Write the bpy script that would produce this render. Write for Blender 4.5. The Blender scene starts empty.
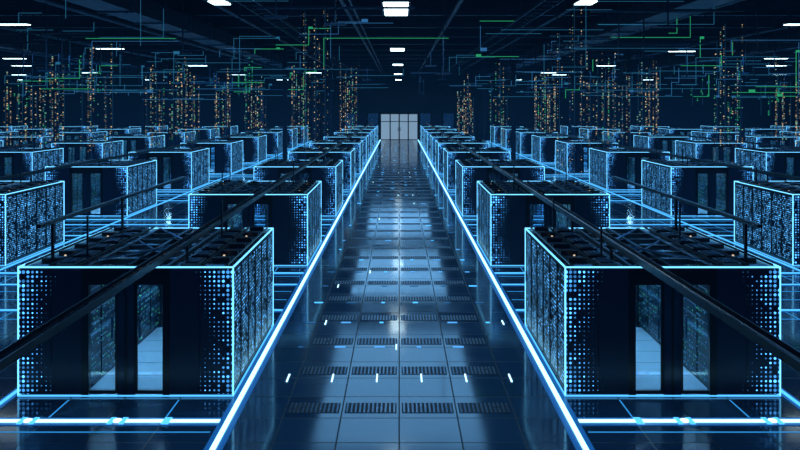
import bpy, math, random
from mathutils import Vector
random.seed(7)
S=bpy.context.scene
col=S.collection

# ------------------------------------------------------------ materials
def newmat(name):
    m=bpy.data.materials.new(name); m.use_nodes=True
    nt=m.node_tree; nt.nodes.clear()
    out=nt.nodes.new('ShaderNodeOutputMaterial')
    return m,nt,out
def pbsdf(name,c,rough=.5,metal=0.0,em=None,es=0,noise=0.0,nscale=4):
    m,nt,out=newmat(name)
    b=nt.nodes.new('ShaderNodeBsdfPrincipled')
    b.inputs['Base Color'].default_value=(*c,1)
    b.inputs['Roughness'].default_value=rough
    b.inputs['Metallic'].default_value=metal
    if em: 
        b.inputs['Emission Color'].default_value=(*em,1); b.inputs['Emission Strength'].default_value=es
    if noise>0:
        tc=nt.nodes.new('ShaderNodeTexCoord'); n=nt.nodes.new('ShaderNodeTexNoise'); n.inputs['Scale'].default_value=nscale
        nt.links.new(tc.outputs['Object'],n.inputs['Vector'])
        r=nt.nodes.new('ShaderNodeMapRange'); r.inputs['To Min'].default_value=max(rough-noise,.02); r.inputs['To Max'].default_value=rough+noise
        nt.links.new(n.outputs['Fac'],r.inputs['Value']); nt.links.new(r.outputs['Result'],b.inputs['Roughness'])
    nt.links.new(b.outputs[0],out.inputs[0])
    return m
def emis(name,c,s,sample=True):
    m,nt,out=newmat(name)
    e=nt.nodes.new('ShaderNodeEmission'); e.inputs[0].default_value=(*c,1); e.inputs[1].default_value=s
    nt.links.new(e.outputs[0],out.inputs[0])
    if not sample: m.cycles.emission_sampling='NONE'
    return m
def mth(nt,op,a,b=None,c=None,clamp=False):
    n=nt.nodes.new('ShaderNodeMath'); n.operation=op; n.use_clamp=clamp
    for i,v in enumerate((a,b,c)):
        if v is None: continue
        if isinstance(v,(int,float)): n.inputs[i].default_value=v
        else: nt.links.new(v,n.inputs[i])
    return n.outputs[0]
def dots(name,axis,pu,pv,r,strength,color,density,halftone=False,base=(.012,.02,.035),color2=None):
    """LED matrix: regular grid of round lamps on a dark metal panel"""
    m,nt,out=newmat(name)
    tc=nt.nodes.new('ShaderNodeTexCoord'); sp=nt.nodes.new('ShaderNodeSeparateXYZ')
    nt.links.new(tc.outputs['Object'],sp.inputs[0])
    u=sp.outputs[0] if axis=='x' else sp.outputs[1]; v=sp.outputs[2]
    su=mth(nt,'DIVIDE',u,pu); sv=mth(nt,'DIVIDE',v,pv)
    fu=mth(nt,'SUBTRACT',mth(nt,'FRACT',mth(nt,'ADD',su,100)),.5)
    fv=mth(nt,'SUBTRACT',mth(nt,'FRACT',mth(nt,'ADD',sv,100)),.5)
    du=mth(nt,'MULTIPLY',fu,pu); dv=mth(nt,'MULTIPLY',fv,pv)
    dist=mth(nt,'SQRT',mth(nt,'ADD',mth(nt,'MULTIPLY',du,du),mth(nt,'MULTIPLY',dv,dv)))
    cu=mth(nt,'FLOOR',su); cv=mth(nt,'FLOOR',sv)
    cb=nt.nodes.new('ShaderNodeCombineXYZ'); nt.links.new(cu,cb.inputs[0]); nt.links.new(cv,cb.inputs[1])
    oi=nt.nodes.new('ShaderNodeObjectInfo'); nt.links.new(oi.outputs['Random'],cb.inputs[2])
    wn=nt.nodes.new('ShaderNodeTexWhiteNoise'); wn.noise_dimensions='3D'; nt.links.new(cb.outputs[0],wn.inputs['Vector'])
    no=nt.nodes.new('ShaderNodeTexNoise'); no.inputs['Scale'].default_value=.21; no.inputs['Detail'].default_value=1
    nt.links.new(cb.outputs[0],no.inputs['Vector'])
    rad=r
    if halftone:
        a=mth(nt,'ABSOLUTE',u)
        # dots grow toward the outer corner and the foot of the panel
        f=mth(nt,'ADD',mth(nt,'MULTIPLY',mth(nt,'SUBTRACT',a,1.12),1.7),mth(nt,'MULTIPLY',mth(nt,'SUBTRACT',mth(nt,'ABSOLUTE',mth(nt,'SUBTRACT',v,.95)),.5),.45),clamp=True)
        rad=mth(nt,'MULTIPLY',mth(nt,'MULTIPLY',f,r),1.15)
    on=mth(nt,'LESS_THAN',dist,rad)
    lit=mth(nt,'LESS_THAN',wn.outputs['Value'],mth(nt,'MULTIPLY',no.outputs['Fac'],density*2))
    br=mth(nt,'ADD',mth(nt,'MULTIPLY',mth(nt,'POWER',wn.outputs['Value'],2.0),1.6),.22)
    es=mth(nt,'MULTIPLY',mth(nt,'MULTIPLY',on,lit),mth(nt,'MULTIPLY',br,strength))
    b=nt.nodes.new('ShaderNodeBsdfPrincipled'); b.inputs['Base Color'].default_value=(*base,1)
    b.inputs['Roughness'].default_value=.35; b.inputs['Metallic'].default_value=.3
    b.inputs['Emission Color'].default_value=(*color,1); nt.links.new(es,b.inputs['Emission Strength'])
    if color2:
        w2=nt.nodes.new('ShaderNodeTexWhiteNoise'); nt.links.new(wn.outputs['Color'],w2.inputs['Vector'])
        mc=nt.nodes.new('ShaderNodeMix'); mc.data_type='RGBA'; mc.inputs['A'].default_value=(*color,1); mc.inputs['B'].default_value=(*color2,1)
        nt.links.new(mth(nt,'GREATER_THAN',w2.outputs['Value'],.62),mc.inputs['Factor']); nt.links.new(mc.outputs['Result'],b.inputs['Emission Color'])
    nt.links.new(b.outputs[0],out.inputs[0])
    m.cycles.emission_sampling='NONE'
    return m

M={}
M['dark']=pbsdf('rack_painted_steel',(.009,.018,.038),.28,.4,noise=.08)
M['panel']=pbsdf('rack_end_panel',(.010,.026,.056),.25,.3,noise=.06)
M['frame']=pbsdf('black_frame',(.004,.008,.015),.3,.2)
M['metal']=pbsdf('brushed_metal',(.09,.16,.25),.3,.8,noise=.1)
M['glow']=emis('cyan_edge_light',(.15,.58,1.0),2.1)
M['glow2']=emis('blue_base_light',(.08,.45,1.0),1.5)
M['strip']=emis('corridor_led',(.35,.70,1.0),36)
M['tile']=pbsdf('corridor_floor',(.45,.66,.80),.3)
M['dfront']=dots('led_matrix_end','x',.07,.07,.023,2.2,(.07,.38,1.0),.9,True,(.009,.022,.050))
M['dside']=dots('led_matrix_door','y',.0542,.058,.0145,3.6,(.10,.46,1.0),.58,False,(.007,.018,.042))
M['din']=dots('server_leds','y',.065,.089,.014,2.8,(.12,.6,1.0),.33,False,(.01,.022,.04),(.1,.9,.5))
m,nt,out=newmat('clear_glass')
t=nt.nodes.new('ShaderNodeBsdfTransparent'); t.inputs[0].default_value=(.85,.93,.98,1)
g=nt.nodes.new('ShaderNodeBsdfGlossy'); g.inputs['Roughness'].default_value=.05
mx=nt.nodes.new('ShaderNodeMixShader'); mx.inputs[0].default_value=.08
nt.links.new(t.outputs[0],mx.inputs[1]); nt.links.new(g.outputs[0],mx.inputs[2]); nt.links.new(mx.outputs[0],out.inputs[0])
M['glass']=m
M['amber']=emis('status_led',(1,.75,.5),.8,False)
M['white']=emis('white_led',(.45,.8,1),2.6)
M['blue']=emis('blue_led',(.10,.42,1),1.1,False)
M['bluedim']=emis('blue_led_dim',(.05,.25,.6),.5,False)
M['gridline']=emis('floor_grid_light',(.04,.38,.95),.75,False)
M['halo']=pbsdf('line_halo_glow',(.03,.10,.22),.3,0,em=(.012,.20,.75),es=.34)  # glow halo around the floor lines, put in as wide dim emissive strips
M['aisle']=emis('aisle_light_line',(.30,.76,1.0),3.2)
M['line2']=emis('floor_light_line',(.08,.48,1.0),1.6)
M['lamp']=emis('lamp_diffuser',(.65,.9,1.0),6)
M['slot']=pbsdf('slot_black',(.002,.003,.005),.6)
M['gold']=emis('gold_particles',(1,.70,.38),.75,False)
M['gold2']=emis('gold_particles_dim',(.75,.55,.32),.22,False)
M['pale']=emis('pale_particles',(.45,.9,.7),.45,False)
M['cyanp']=emis('cyan_particles',(.05,.36,.70),.34,False)
M['greenp']=emis('green_particles',(.05,.75,.30),.42,False)
M['strand']=emis('hologram_strand',(.04,.25,.6),.16,False)
M['ceil']=pbsdf('ceiling_paint',(.005,.009,.016),.8,noise=.1)
M['steel']=pbsdf('ceiling_steel',(.026,.046,.08),.4,.5,noise=.1)
M['wall']=pbsdf('wall_paint',(.012,.026,.05),.6,noise=.1)
M['door']=pbsdf('door_paint_glow',(.45,.55,.62),.4,em=(.5,.72,.9),es=.34)  # emission put into the pale door paint so it looks lit

# raised floor
m,nt,out=newmat('raised_floor_tiles')
tc=nt.nodes.new('ShaderNodeTexCoord'); sp=nt.nodes.new('ShaderNodeSeparateXYZ'); nt.links.new(tc.outputs['Object'],sp.inputs[0])
def seam(s,off):
    a=mth(nt,'DIVIDE',mth(nt,'ADD',s,off+84*2),.84)
    f=mth(nt,'FRACT',a); d=mth(nt,'ABSOLUTE',mth(nt,'SUBTRACT',f,.5))
    return mth(nt,'GREATER_THAN',d,.487),mth(nt,'FLOOR',a)
sx,cx=seam(sp.outputs[0],0); sy,cy=seam(sp.outputs[1],.26)
se=mth(nt,'MAXIMUM',sx,sy)
cb=nt.nodes.new('ShaderNodeCombineXYZ'); nt.links.new(cx,cb.inputs[0]); nt.links.new(cy,cb.inputs[1])
wn=nt.nodes.new('ShaderNodeTexWhiteNoise'); nt.links.new(cb.outputs[0],wn.inputs['Vector'])
rampA=nt.nodes.new('ShaderNodeMix'); rampA.data_type='RGBA'
rampA.inputs['A'].default_value=(.030,.070,.122,1); rampA.inputs['B'].default_value=(.042,.094,.156,1)
nt.links.new(wn.outputs['Value'],rampA.inputs['Factor'])
mixS=nt.nodes.new('ShaderNodeMix'); mixS.data_type='RGBA'; nt.links.new(se,mixS.inputs['Factor'])
nt.links.new(rampA.outputs['Result'],mixS.inputs['A']); mixS.inputs['B'].default_value=(.002,.004,.007,1)
b=nt.nodes.new('ShaderNodeBsdfPrincipled'); nt.links.new(mixS.outputs['Result'],b.inputs['Base Color'])
ns=nt.nodes.new('ShaderNodeTexNoise'); ns.inputs['Scale'].default_value=1.3; ns.inputs['Detail'].default_value=4
nt.links.new(tc.outputs['Object'],ns.inputs['Vector'])
rr=mth(nt,'ADD',mth(nt,'MULTIPLY',ns.outputs['Fac'],.10),mth(nt,'ADD',mth(nt,'MULTIPLY',wn.outputs['Value'],.04),.03))
rr=mth(nt,'ADD',rr,mth(nt,'MULTIPLY',se,.5))
nt.links.new(rr,b.inputs['Roughness']); b.inputs['Specular IOR Level'].default_value=1.0
nt.links.new(b.outputs[0],out.inputs[0])
M['floor']=m

# ------------------------------------------------------------ mesh builder
class B:
    def __init__(s): s.v=[];s.f=[];s.mi=[];s.ms=[]
    def m(s,k):
        if k not in s.ms: s.ms.append(k)
        return s.ms.index(k)
    def box(s,x0,x1,y0,y1,z0,z1,k):
        n=len(s.v)
        s.v+=[(x0,y0,z0),(x1,y0,z0),(x1,y1,z0),(x0,y1,z0),(x0,y0,z1),(x1,y0,z1),(x1,y1,z1),(x0,y1,z1)]
        s.f+=[(n,n+3,n+2,n+1),(n+4,n+5,n+6,n+7),(n,n+1,n+5,n+4),(n+1,n+2,n+6,n+5),(n+2,n+3,n+7,n+6),(n+3,n,n+4,n+7)]
        s.mi+=[s.m(k)]*6
    def cyl(s,p,q,r,k,n=8):
        p=Vector(p);q=Vector(q);d=(q-p).normalized()
        a=d.orthogonal().normalized(); b_=d.cross(a); i0=len(s.v)
        for c in (p,q):
            for i in range(n):
                t=2*math.pi*i/n; s.v.append(tuple(c+a*r*math.cos(t)+b_*r*math.sin(t)))
        for i in range(n):
            j=(i+1)%n; s.f.append((i0+i,i0+j,i0+n+j,i0+n+i)); s.mi.append(s.m(k))
        s.f.append(tuple(i0+n-1-i for i in range(n))); s.f.append(tuple(i0+n+i for i in range(n))); s.mi+=[s.m(k)]*2
    def mesh(s,name):
        me=bpy.data.meshes.new(name); me.from_pydata(s.v,[],s.f)
        for k in s.ms: me.materials.append(M[k])
        me.polygons.foreach_set('material_index',s.mi); me.update(); return me
    def obj(s,name,loc=(0,0,0)):
        o=bpy.data.objects.new(name,s.mesh(name)); o.location=loc; col.objects.link(o); return o

# ------------------------------------------------------------ server block
HW=1.655; L=3.9; H=2.0; CW=.62
b=B()
for sgn in (-1,1):
    def bx(xa,xb,*r): 
        xs=sorted((sgn*xa,sgn*xb)); b.box(xs[0],xs[1],*r)
    bx(CW+.05,HW-.04,.02,L-.02,0,.07,'frame')
    n=6; w=(L-.04)/n
    for i in range(n):
        y0=.02+i*w; y1=y0+w
        bx(CW+.02,HW-.03,y0+.006,y1-.006,.07,H-.02,'dark')
        bx(HW-.03,HW-.012,y0+.035,y1-.035,.12,H-.07,'dside')
        bx(HW-.03,HW-.002,y0+.008,y0+.035,.09,H-.03,'frame'); bx(HW-.03,HW-.002,y1-.035,y1-.008,.09,H-.03,'frame')
        bx(HW-.03,HW-.002,y0+.008,y1-.008,.09,.12,'frame'); bx(HW-.03,HW-.002,y0+.008,y1-.008,H-.07,H-.03,'frame')
        bx(HW-.012,HW+.012,y1-.075,y1-.05,.95,1.15,'metal')
        bx(CW+.005,CW+.02,y0+.03,y1-.03,.12,H-.08,'din')
        for q in range(10):
            z=.16+q*.178
            bx(CW-.004,CW+.006,y0+.04,y1-.04,z,z+.012,'metal')
        bx(.82,1.12,y0+.10,y1-.10,H-.02,H+.035,'frame')
        bx(.86,1.08,y0+.14,y1-.14,H+.03,H+.045,'dark')
        for t in range(4):
            bx(.87,1.07,y0+.17+t*.09,y0+.20+t*.09,H+.045,H+.052,'metal')
        bx(1.22,1.5,y0+.06,y0+.14,H-.02,H+.02,'metal')
        bx(1.22,1.5,y1-.2,y1-.1,H-.02,H+.05,'frame')
        if i in (1,4): bx(1.3,1.33,y0+.25,y0+.27,H-.02,H+.02,'amber')
    bx(CW+.05,HW-.01,-.004,.02,.05,H-.03,'dfront'); bx(CW+.05,HW-.01,L-.02,L+.004,.05,H-.03,'dfront')
    for yy in (-.012,L-.004):
        bx(CW+.52,CW+.53,yy,yy+.016,.06,H-.04,'frame')
    for xx in (.74,1.17,1.19,1.56):
        b.cyl((sgn*xx,.05,H+.03),(sgn*xx,L-.05,H+.03),.018,'frame',6)
    for yy in (0,L-.08):
        bx(CW-.05,CW+.06,yy-.01,yy+.09,0,H-.02,'frame')
    for yy in (.03,L-.05):
        bx(.13,CW-.05,yy,yy+.012,.06,H-.28,'glass')
        bx(.13,.17,yy-.01,yy+.022,.04,H-.25,'frame'); bx(.17,CW-.05,yy-.01,yy+.022,.04,.09,'frame')
        bx(.20,.225,yy-.03,yy-.005,.9,1.25,'metal')
for yy in (0,L-.08):
    b.box(-CW,CW,yy-.01,yy+.09,H-.27,H-.02,'frame')
    b.box(-.13,.13,yy,yy+.07,0,H-.2,'panel')
    b.box(-.02,.02,yy-.006,yy+.076,0,H-.2,'frame')
b.box(-CW-.06,CW+.06,.02,L-.02,.002,.014,'tile')
for q in range(6):
    y=.3+q*.65; b.box(-CW,CW,y-.004,y+.004,.012,.0155,'slot')
b.box(-.07,.07,.3,L-.3,H-.12,H-.08,'strip'); b.box(-.09,.09,.28,L-.28,H-.08,H-.06,'frame')
b.box(-CW-.02,CW+.02,.02,L-.02,H-.05,H-.04,'glass')
for q in range(7):
    y=.02+q*(L-.1)/6; b.box(-CW-.03,CW+.03,y,y+.06,H-.09,H,'frame')
for x in (-CW,0,CW): b.box(x-.03,x+.03,.02,L-.02,H-.07,H+.01,'frame')
b.cyl((-.55,.3,H+.05),(.5,1.9,H+.05),.02,'metal',6); b.cyl((.5,1.9,H+.05),(-.5,3.5,H+.05),.02,'metal',6)
b.cyl((.55,.5,H+.03),(-.5,2.2,H+.03),.015,'metal',6)
g=.0105
for x in (-HW,HW):
    for z in (.02,H): b.box(x-g,x+g,-g,L+g,z-g,z+g,'glow' if z>1 else 'glow2')
    for y in (0,L): b.box(x-g,x+g,y-g,y+g,.02,H+g,'glow')
for y in (0,L):
    for z in (.02,H): b.box(-HW,HW,y-g,y+g,z-g,z+g,'glow' if z>1 else 'glow2')
rack_me=b.mesh('server_rack_enclosure')
D0=12.33; PX=8.43
blocks=[]
for j in range(9):
    d=D0+10*j
    for k in range(-6,6):
        cxx=PX*k+PX/2
        if abs(cxx)-2 < .5*(d+4)+3 and abs(cxx)<52:
            o=bpy.data.objects.new('server_rack_enclosure',rack_me); o.location=(cxx,d,0)
            if cxx>0: o.scale=(-1,1,1)
            col.objects.link(o); blocks.append((cxx,d))

# ------------------------------------------------------------ shell
def slab(name,x0,x1,y0,y1,z0,z1,k):
    q=B(); q.box(x0,x1,y0,y1,z0,z1,k); return q.obj(name)
slab('floor',-56,56,-6,104,-.1,0,'floor')
slab('ceiling',-56,56,-6,104,9.5,9.7,'ceil')
slab('wall_left',-56.2,-56,-6,104,0,9.5,'wall'); slab('wall_right',56,56.2,-6,104,0,9.5,'wall')
slab('wall_back',-56,56,104,104.2,0,9.5,'wall'); slab('wall_front',-56,56,-6.2,-6,0,9.5,'wall')
q=B()
q.box(-2.5,2.5,103.86,103.98,0,3.6,'frame')
for s in (-1,1):
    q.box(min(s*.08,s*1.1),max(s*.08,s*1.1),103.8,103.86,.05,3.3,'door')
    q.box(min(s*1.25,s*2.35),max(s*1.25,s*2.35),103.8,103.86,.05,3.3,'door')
    q.box(min(s*.12,s*.18),max(s*.12,s*.18),103.7,103.8,1.1,1.6,'metal')
q.box(-2.4,2.4,103.8,103.86,2.3,2.4,'frame')
q.obj('door_1')
for s in (-1,1):
    q=B()
    for i in range(6):
        x=s*(3.4+i*1.5); q.box(x-.66,x+.66,103.85,103.98,.4,3.4,'metal' if i in (0,2) else 'panel')
        q.box(x-.76,x-.68,103.8,103.98,0,3.5,'frame')
    q.obj('window_%d'%(1 if s<0 else 2))

# ------------------------------------------------------------ floor lights
q=B()
for s in (-1,1):
    q.box(s*2.43-.12,s*2.43+.12,5,103.5,0,.012,'halo')
    q.box(s*2.43-.034,s*2.43+.034,5,103.5,.01,.03,'aisle')
q.obj('aisle_light_strip')
q=B()
for k in range(-5,6):
    if k==0: continue
    for s in (-1,1):
        x=PX*k+s*2.43; q.box(x-.028,x+.028,5,103,0,.02,'line2'); q.box(x-.08,x+.08,5,103,0,.008,'halo')
for j in range(9):
    for dd,w in ((11.36,.045),(17.5,.035),(20.0,.025)):
        y=dd+10*j
        for s in (-1,1):
            near=(dd==11.36 and j==0)
            q.box(min(s*2.55,s*46),max(s*2.55,s*46),y-w,y+w,.008,.022,'aisle' if near else 'line2')
            q.box(min(s*2.55,s*46),max(s*2.55,s*46),y-w-.09,y+w+.09,0,.01,'halo')
for x in (-5.27,-4.0,4.05,5.3):
    q.cyl((x,11.36,0),(x,11.36,.03),.06,'white',12)
    q.box(x-.12,x-.05,11.25,11.47,0,.024,'line2'); q.box(x+.05,x+.12,11.25,11.47,0,.024,'line2')
for x in (-3.3,3.4): q.box(x-.05,x+.05,11.25,11.47,0,.024,'line2')
for j in range(-1,9):
    for t in (16.8,18.48,19.3,21.0):
        y=t+10*j
        for s in (-1,1): q.box(min(s*2.6,s*46),max(s*2.6,s*46),y-.01,y+.01,0,.006,'gridline')
    y0=max(16.4+10*j,11.4); y1=22.2+10*j
    if y1<101:
        for i in range(4,55,2):
            x=i*.84
            for s in (-1,1): q.box(s*x-.009,s*x+.009,y0,y1,0,.006,'gridline')
q.obj('floor_light_grid')
q=B()
for i in range(6):
    x=-1.83+i*.732; q.box(x-.012,x+.012,13.0,13.36,0,.012,'white')
for r in range(2,52):
    y=13.2+1.67*(r-1)
    for i in range(6):
        x=-1.83+i*.732
        if random.random()<.6:
            w=random.choice((.04,.06,.10)); q.box(x-w,x+w,y-.03,y+.03,0,.01,random.choice(('blue','bluedim','line2')))
        if random.random()<.06:
            q.box(x+.3,x+.325,y-.15,y+.15,0,.012,'white')
q.obj('floor_marker_lights')
q=B()
for r in range(-1,55):
    y=11.88+1.675*r
    for c in range(-2,2):
        x0=c*.84+.04
        q.box(x0,x0+.76,y-.2,y+.2,0,.003,'slot')
        for i in range(12):
            x=x0+.02+i*.063; q.box(x,x+.026,y-.19,y+.19,0,.008,'metal')
q.obj('perforated_floor_grilles')

# ------------------------------------------------------------ cable trays on posts
def tray(X,y0,y1,z,w,h,name,posts):
    q=B()
    q.box(X-w/2,X-w/2+.015,y0,y1,z-h/2,z+h/2,'frame'); q.box(X+w/2-.015,X+w/2,y0,y1,z-h/2,z+h/2,'frame')
    y=y0
    while y<y1: q.box(X-w/2,X+w/2,y,y+.06,z-h/2,z-h/2+.02,'frame'); y+=.45
    for i in range(3):
        xx=X-w/2+.04+i*.036; q.cyl((xx,y0,z-h/2+.035),(xx,y1,z-h/2+.035),.014,'dark',6)
    for p in posts:
        q.box(X-.02,X+.02,p-.02,p+.02,2.0,z-h/2+.02,'frame'); q.box(X-.08,X+.08,p-.08,p+.08,2.0,2.02,'frame')
        q.box(X-w/2,X+w/2,p-.03,p+.03,z-h/2-.02,z-h/2+.01,'frame')
    return q.obj(name)
for k in range(-3,4):
    for s in (-1,1):
        if k*s<0: continue
        X=s*3.4+PX*k
        P=[D0+10*j+t for j in range(9) for t in (.5,3.4)]
        tray(X,6.0 if k==0 else 20,100,2.32,.15,.085,'cable_tray',P)
for s in (-1,1):
    q=B(); X=s*5.5; z=2.65
    q.box(X-.035,X+.035,12.2,20.5,z-.028,z+.028,'frame')
    for p in (12.7,15.9): q.box(X-.02,X+.02,p-.02,p+.02,2.0,z,'frame')
    q.obj('cable_conduit')
q=B()
for (cx_,d) in blocks:
    if d<60:
        for t in ((-.9,.8),(.95,2.4),(-1.2,3.3)):
            x=cx_+t[0]; y=d+t[1]; q.box(x-.014,x+.014,y-.014,y+.014,2.0,2.5+.3*random.random(),'frame')
            q.box(x-.06,x+.06,y-.06,y+.06,2.0,2.02,'metal')
q.obj('sensor_masts')

# ------------------------------------------------------------ ceiling structure
q=B()
for i in range(16):
    y=8+6*i; q.box(-55.9,55.9,y-.15,y+.15,9.25,9.5,'steel'); q.box(-55.9,55.9,y-.04,y+.04,8.8,9.25,'steel'); q.box(-55.9,55.9,y-.15,y+.15,8.75,8.82,'steel')
q.obj('ceiling_beams')
q=B()
for x,z,r in ((-2.1,8.3,.08),(-1.8,8.3,.05),(2.3,8.4,.09),(6.6,8.2,.07),(-6.9,8.3,.09),(-12.5,8.2,.11),(12.2,8.3,.10),(18.8,8.3,.1),(-19.2,8.3,.12),(26,8.3,.12),(-27,8.3,.12)):
    q.cyl((x,-5,z),(x,103,z),r,'steel',10)
    for i in range(16):
        y=8+6*i; q.box(x-.015,x+.015,y-.015,y+.015,z,8.8,'steel')
q.obj('ceiling_pipes')
for x in (-10.3,10.3,-23.2,23.2):
    q=B(); q.box(x-.6,x+.6,-5,103,7.9,8.6,'steel')
    for i in range(27):
        y=-3+4*i; 
        if y<102: q.box(x-.66,x+.66,y,y+.08,7.84,8.75,'metal')
    q.obj('air_duct')
for x in (-4.6,4.6,-21,21):
    q=B(); z=7.6
    q.box(x-.3,x-.26,-5,103,z,z+.12,'steel'); q.box(x+.26,x+.3,-5,103,z,z+.12,'steel')
    for i in range(108):
        q.box(x-.3,x+.3,-5+i,-4.94+i,z,z+.03,'steel')
    for i in range(16):
        y=8+6*i; q.box(x-.29,x-.27,y,y+.02,z,8.8,'steel'); q.box(x+.27,x+.29,y,y+.02,z,8.8,'steel')
    q.obj('ladder_cable_rack')
random.seed(21)
q=B()
for i in range(210):
    d=random.uniform(20,98); x=random.uniform(-.52,.52)*d
    if abs(x)<1.6: continue
    if any(abs(abs(x)-u)<.9 for u in (4.6,10.3,21,23.2)): continue
    zb=random.uniform(5.6,7.6); q.box(x-.02,x+.02,d-.02,d+.02,zb,9.5,'steel')
    q.box(x-.3,x+.3,d-.05,d+.05,zb-.06,zb,'steel')
    if i%3==0: q.box(x-2.2,x+2.2,d+.02,d+.08,min(zb+.4,7.4),min(zb+.46,7.46),'steel')
q.obj('ceiling_hangers')
for d in (59,79,99):
    for k in (-3,-2,-1,1,2,3):
        x=PX*k; q=B()
        q.box(x-.15,x+.15,d-.15,d-.11,0,9.5,'steel'); q.box(x-.15,x+.15,d+.11,d+.15,0,9.5,'steel'); q.box(x-.03,x+.03,d-.11,d+.11,0,9.5,'steel')
        q.box(x-.28,x+.28,d-.28,d+.28,0,.08,'steel')
        q.obj('steel_column')

# ------------------------------------------------------------ lamps
def lamp(x,y,w,l,z=7.5):
    q=B()
    q.box(-w/2-.06,w/2+.06,-l/2-.06,l/2+.06,.02,.12,'frame')
    q.box(-w/2,w/2,-l/2,l/2,0,.03,'lamp')
    for a in (-1,1): q.cyl((a*w*.35,0,.1),(a*w*.35,0,9.5-z),.012,'steel',5)
    q.obj('ceiling_lamp',(x,y,z))
lamp(-.1,25.2,.75,3.4)
for d in (43.6,60,78,96): lamp(-.1,d,.75,1.9)
for x in (-5.3,5.5): lamp(x,23.6,.5,.8)
for d,xs in ((42.9,(-15.5,)),(45,(15.9,)),(61.5,(-15.5,15.9,-29,29)),(75,(-29,-8,14)),(80,(-38,38,-16,16)),(30,(-14.6,15.2)),(52,(24.5,-25)),(96,(-30,30,-45,45,14,-14))):
    for x in xs: lamp(x,d,1.4,.35)

def area(name,loc,sx_,sy_,p,c,rot=(0,0,0)):
    l=bpy.data.lights.new(name,'AREA'); l.shape='RECTANGLE'; l.size=sx_; l.size_y=sy_; l.energy=p; l.color=c
    o=bpy.data.objects.new(name,l); o.location=loc; o.rotation_euler=rot; col.objects.link(o)
for d,p in ((14,230),(34,430),(56,500),(80,600)):
    area('blue_fill_light',(0,d,7.2),6,14,p,(.19,.54,1))  # area fill added above the aisle to brighten it, besides the modelled lamps
for d in (22,44,66,88):
    for x in (-17,17,-38,38):
        area('blue_fill_light',(x,d,7.2),12,5,800,(.08,.40,1))  # same added fill over the side aisles
for d in (30,70):
    area('blue_upward_fill',(0,d,6.0),60,20,260,(.12,.4,1),(math.pi,0,0))  # added upward fill so the ceiling steelwork catches some light
area('blue_fill_light',(0,0,7.5),16,2,320,(.12,.42,1),(math.radians(62),0,0))  # added out-of-view fill, aimed forward to brighten the cabinet fronts

# ------------------------------------------------------------ data streams
random.seed(5)
def stream(px,d,w,ztop,kinds=('gold','gold2','gold2','gold2','pale'),dens=.55,z0=2.06):
    X=(px-399)*d/800; q=B(); s=.018*d/30
    n=max(4,int(w/.12))
    for c in range(n):
        x=X-w/2+w*c/(n-1); yy=d+random.uniform(-.4,.4)
        hi=ztop*random.uniform(.7,1); lo=z0+random.random()*.8
        z=lo; dl=dens*random.uniform(.3,1.1)
        kk=kinds if random.random()<.78 or len(kinds)==1 else ('pale','greenp','gold2')
        while z<hi:
            if random.random()<dl:
                ss=s*random.uniform(.6,1.15); q.box(x-ss*.8,x+ss*.8,yy-ss,yy+ss,z-ss,z+ss,random.choice(kk))
            z+=.09
        if c%3==0: q.box(x+.05,x+.05+.012*d/30,yy,yy+.01,z0,hi,'strand')
    return q.obj('data_particle_stream')
for px,d,w,zt in ((315,34,1.0,9.2),(348,63,1.3,8),(100,33.5,1.4,7.2),(50,44,1.6,7.5),(18,44,1.3,6.5),(160,44,1.4,7.2),(186,54,1.6,7.8),(255,64,1.6,7),(300,54,1.0,7.5),
    (500,44,1.0,7.2),(568,24.3,.7,8.6),(591,44,1.0,8),(616,44,1.3,7.6),(728,33,1.1,8.4),(648,54,1.5,7.5),(545,64,1.6,7.5),(790,44,1.5,7.5),(465,63,1.2,7),(222,64,1.3,7.6)):
    stream(px,d,w,zt)
for px,d,w,zt,z0 in ((97,34,.6,6.2,4.6),(701,36,.8,6.5,4.5),(245,50,.8,8.5,5),(20,40,1.0,6,4),(735,30,.4,6,3),(770,38,.8,6.5,4),(60,36,.5,7.5,5)):
    stream(px,d,w,zt,('greenp',),.6,z0)
def traces(kind,n,seed,th):
    random.seed(seed); q=B()
    for i in range(n):
        d=random.uniform(22,80); x=random.uniform(-.5,.5)*d; z=random.uniform(4.8,7.5)
        if abs(x)<.06*d: continue
        t=th*d/40
        for s in range(random.randint(1,4)):
            r=random.random(); l=random.uniform(.2,1.8)
            if r<.6: q.box(x,x+l,d,d+t,z,z+t,kind); x+=l
            elif r<.95: q.box(x,x+t,d,d+t,z,z+l*.6,kind); z+=l*.6
            else: q.box(x,x+.2,d,d+t,z,z+.1,kind)
    q.obj('hologram_circuit_traces')
traces('cyanp',190,3,.018); traces('greenp',32,5,.026); traces('bluedim',60,11,.02)

w=bpy.data.worlds.new('world'); S.world=w; w.use_nodes=True
wn_=w.node_tree
wn_.nodes['Background'].inputs[0].default_value=(.01,.03,.08,1); wn_.nodes['Background'].inputs[1].default_value=.5
# faint luminous blue haze in the air
ve=wn_.nodes.new('ShaderNodeEmission'); ve.inputs[0].default_value=(.03,.34,1,1); ve.inputs[1].default_value=.00015
wn_.links.new(ve.outputs[0],wn_.nodes['World Output'].inputs['Volume'])
c=bpy.data.cameras.new('camera'); c.lens=36; c.sensor_width=36; c.shift_y=-.15; c.shift_x=.001; c.clip_end=400
o=bpy.data.objects.new('camera',c); o.location=(0,0,4.5); o.rotation_euler=(math.pi/2,0,0); col.objects.link(o); S.camera=o
S.view_settings.view_transform='Standard'
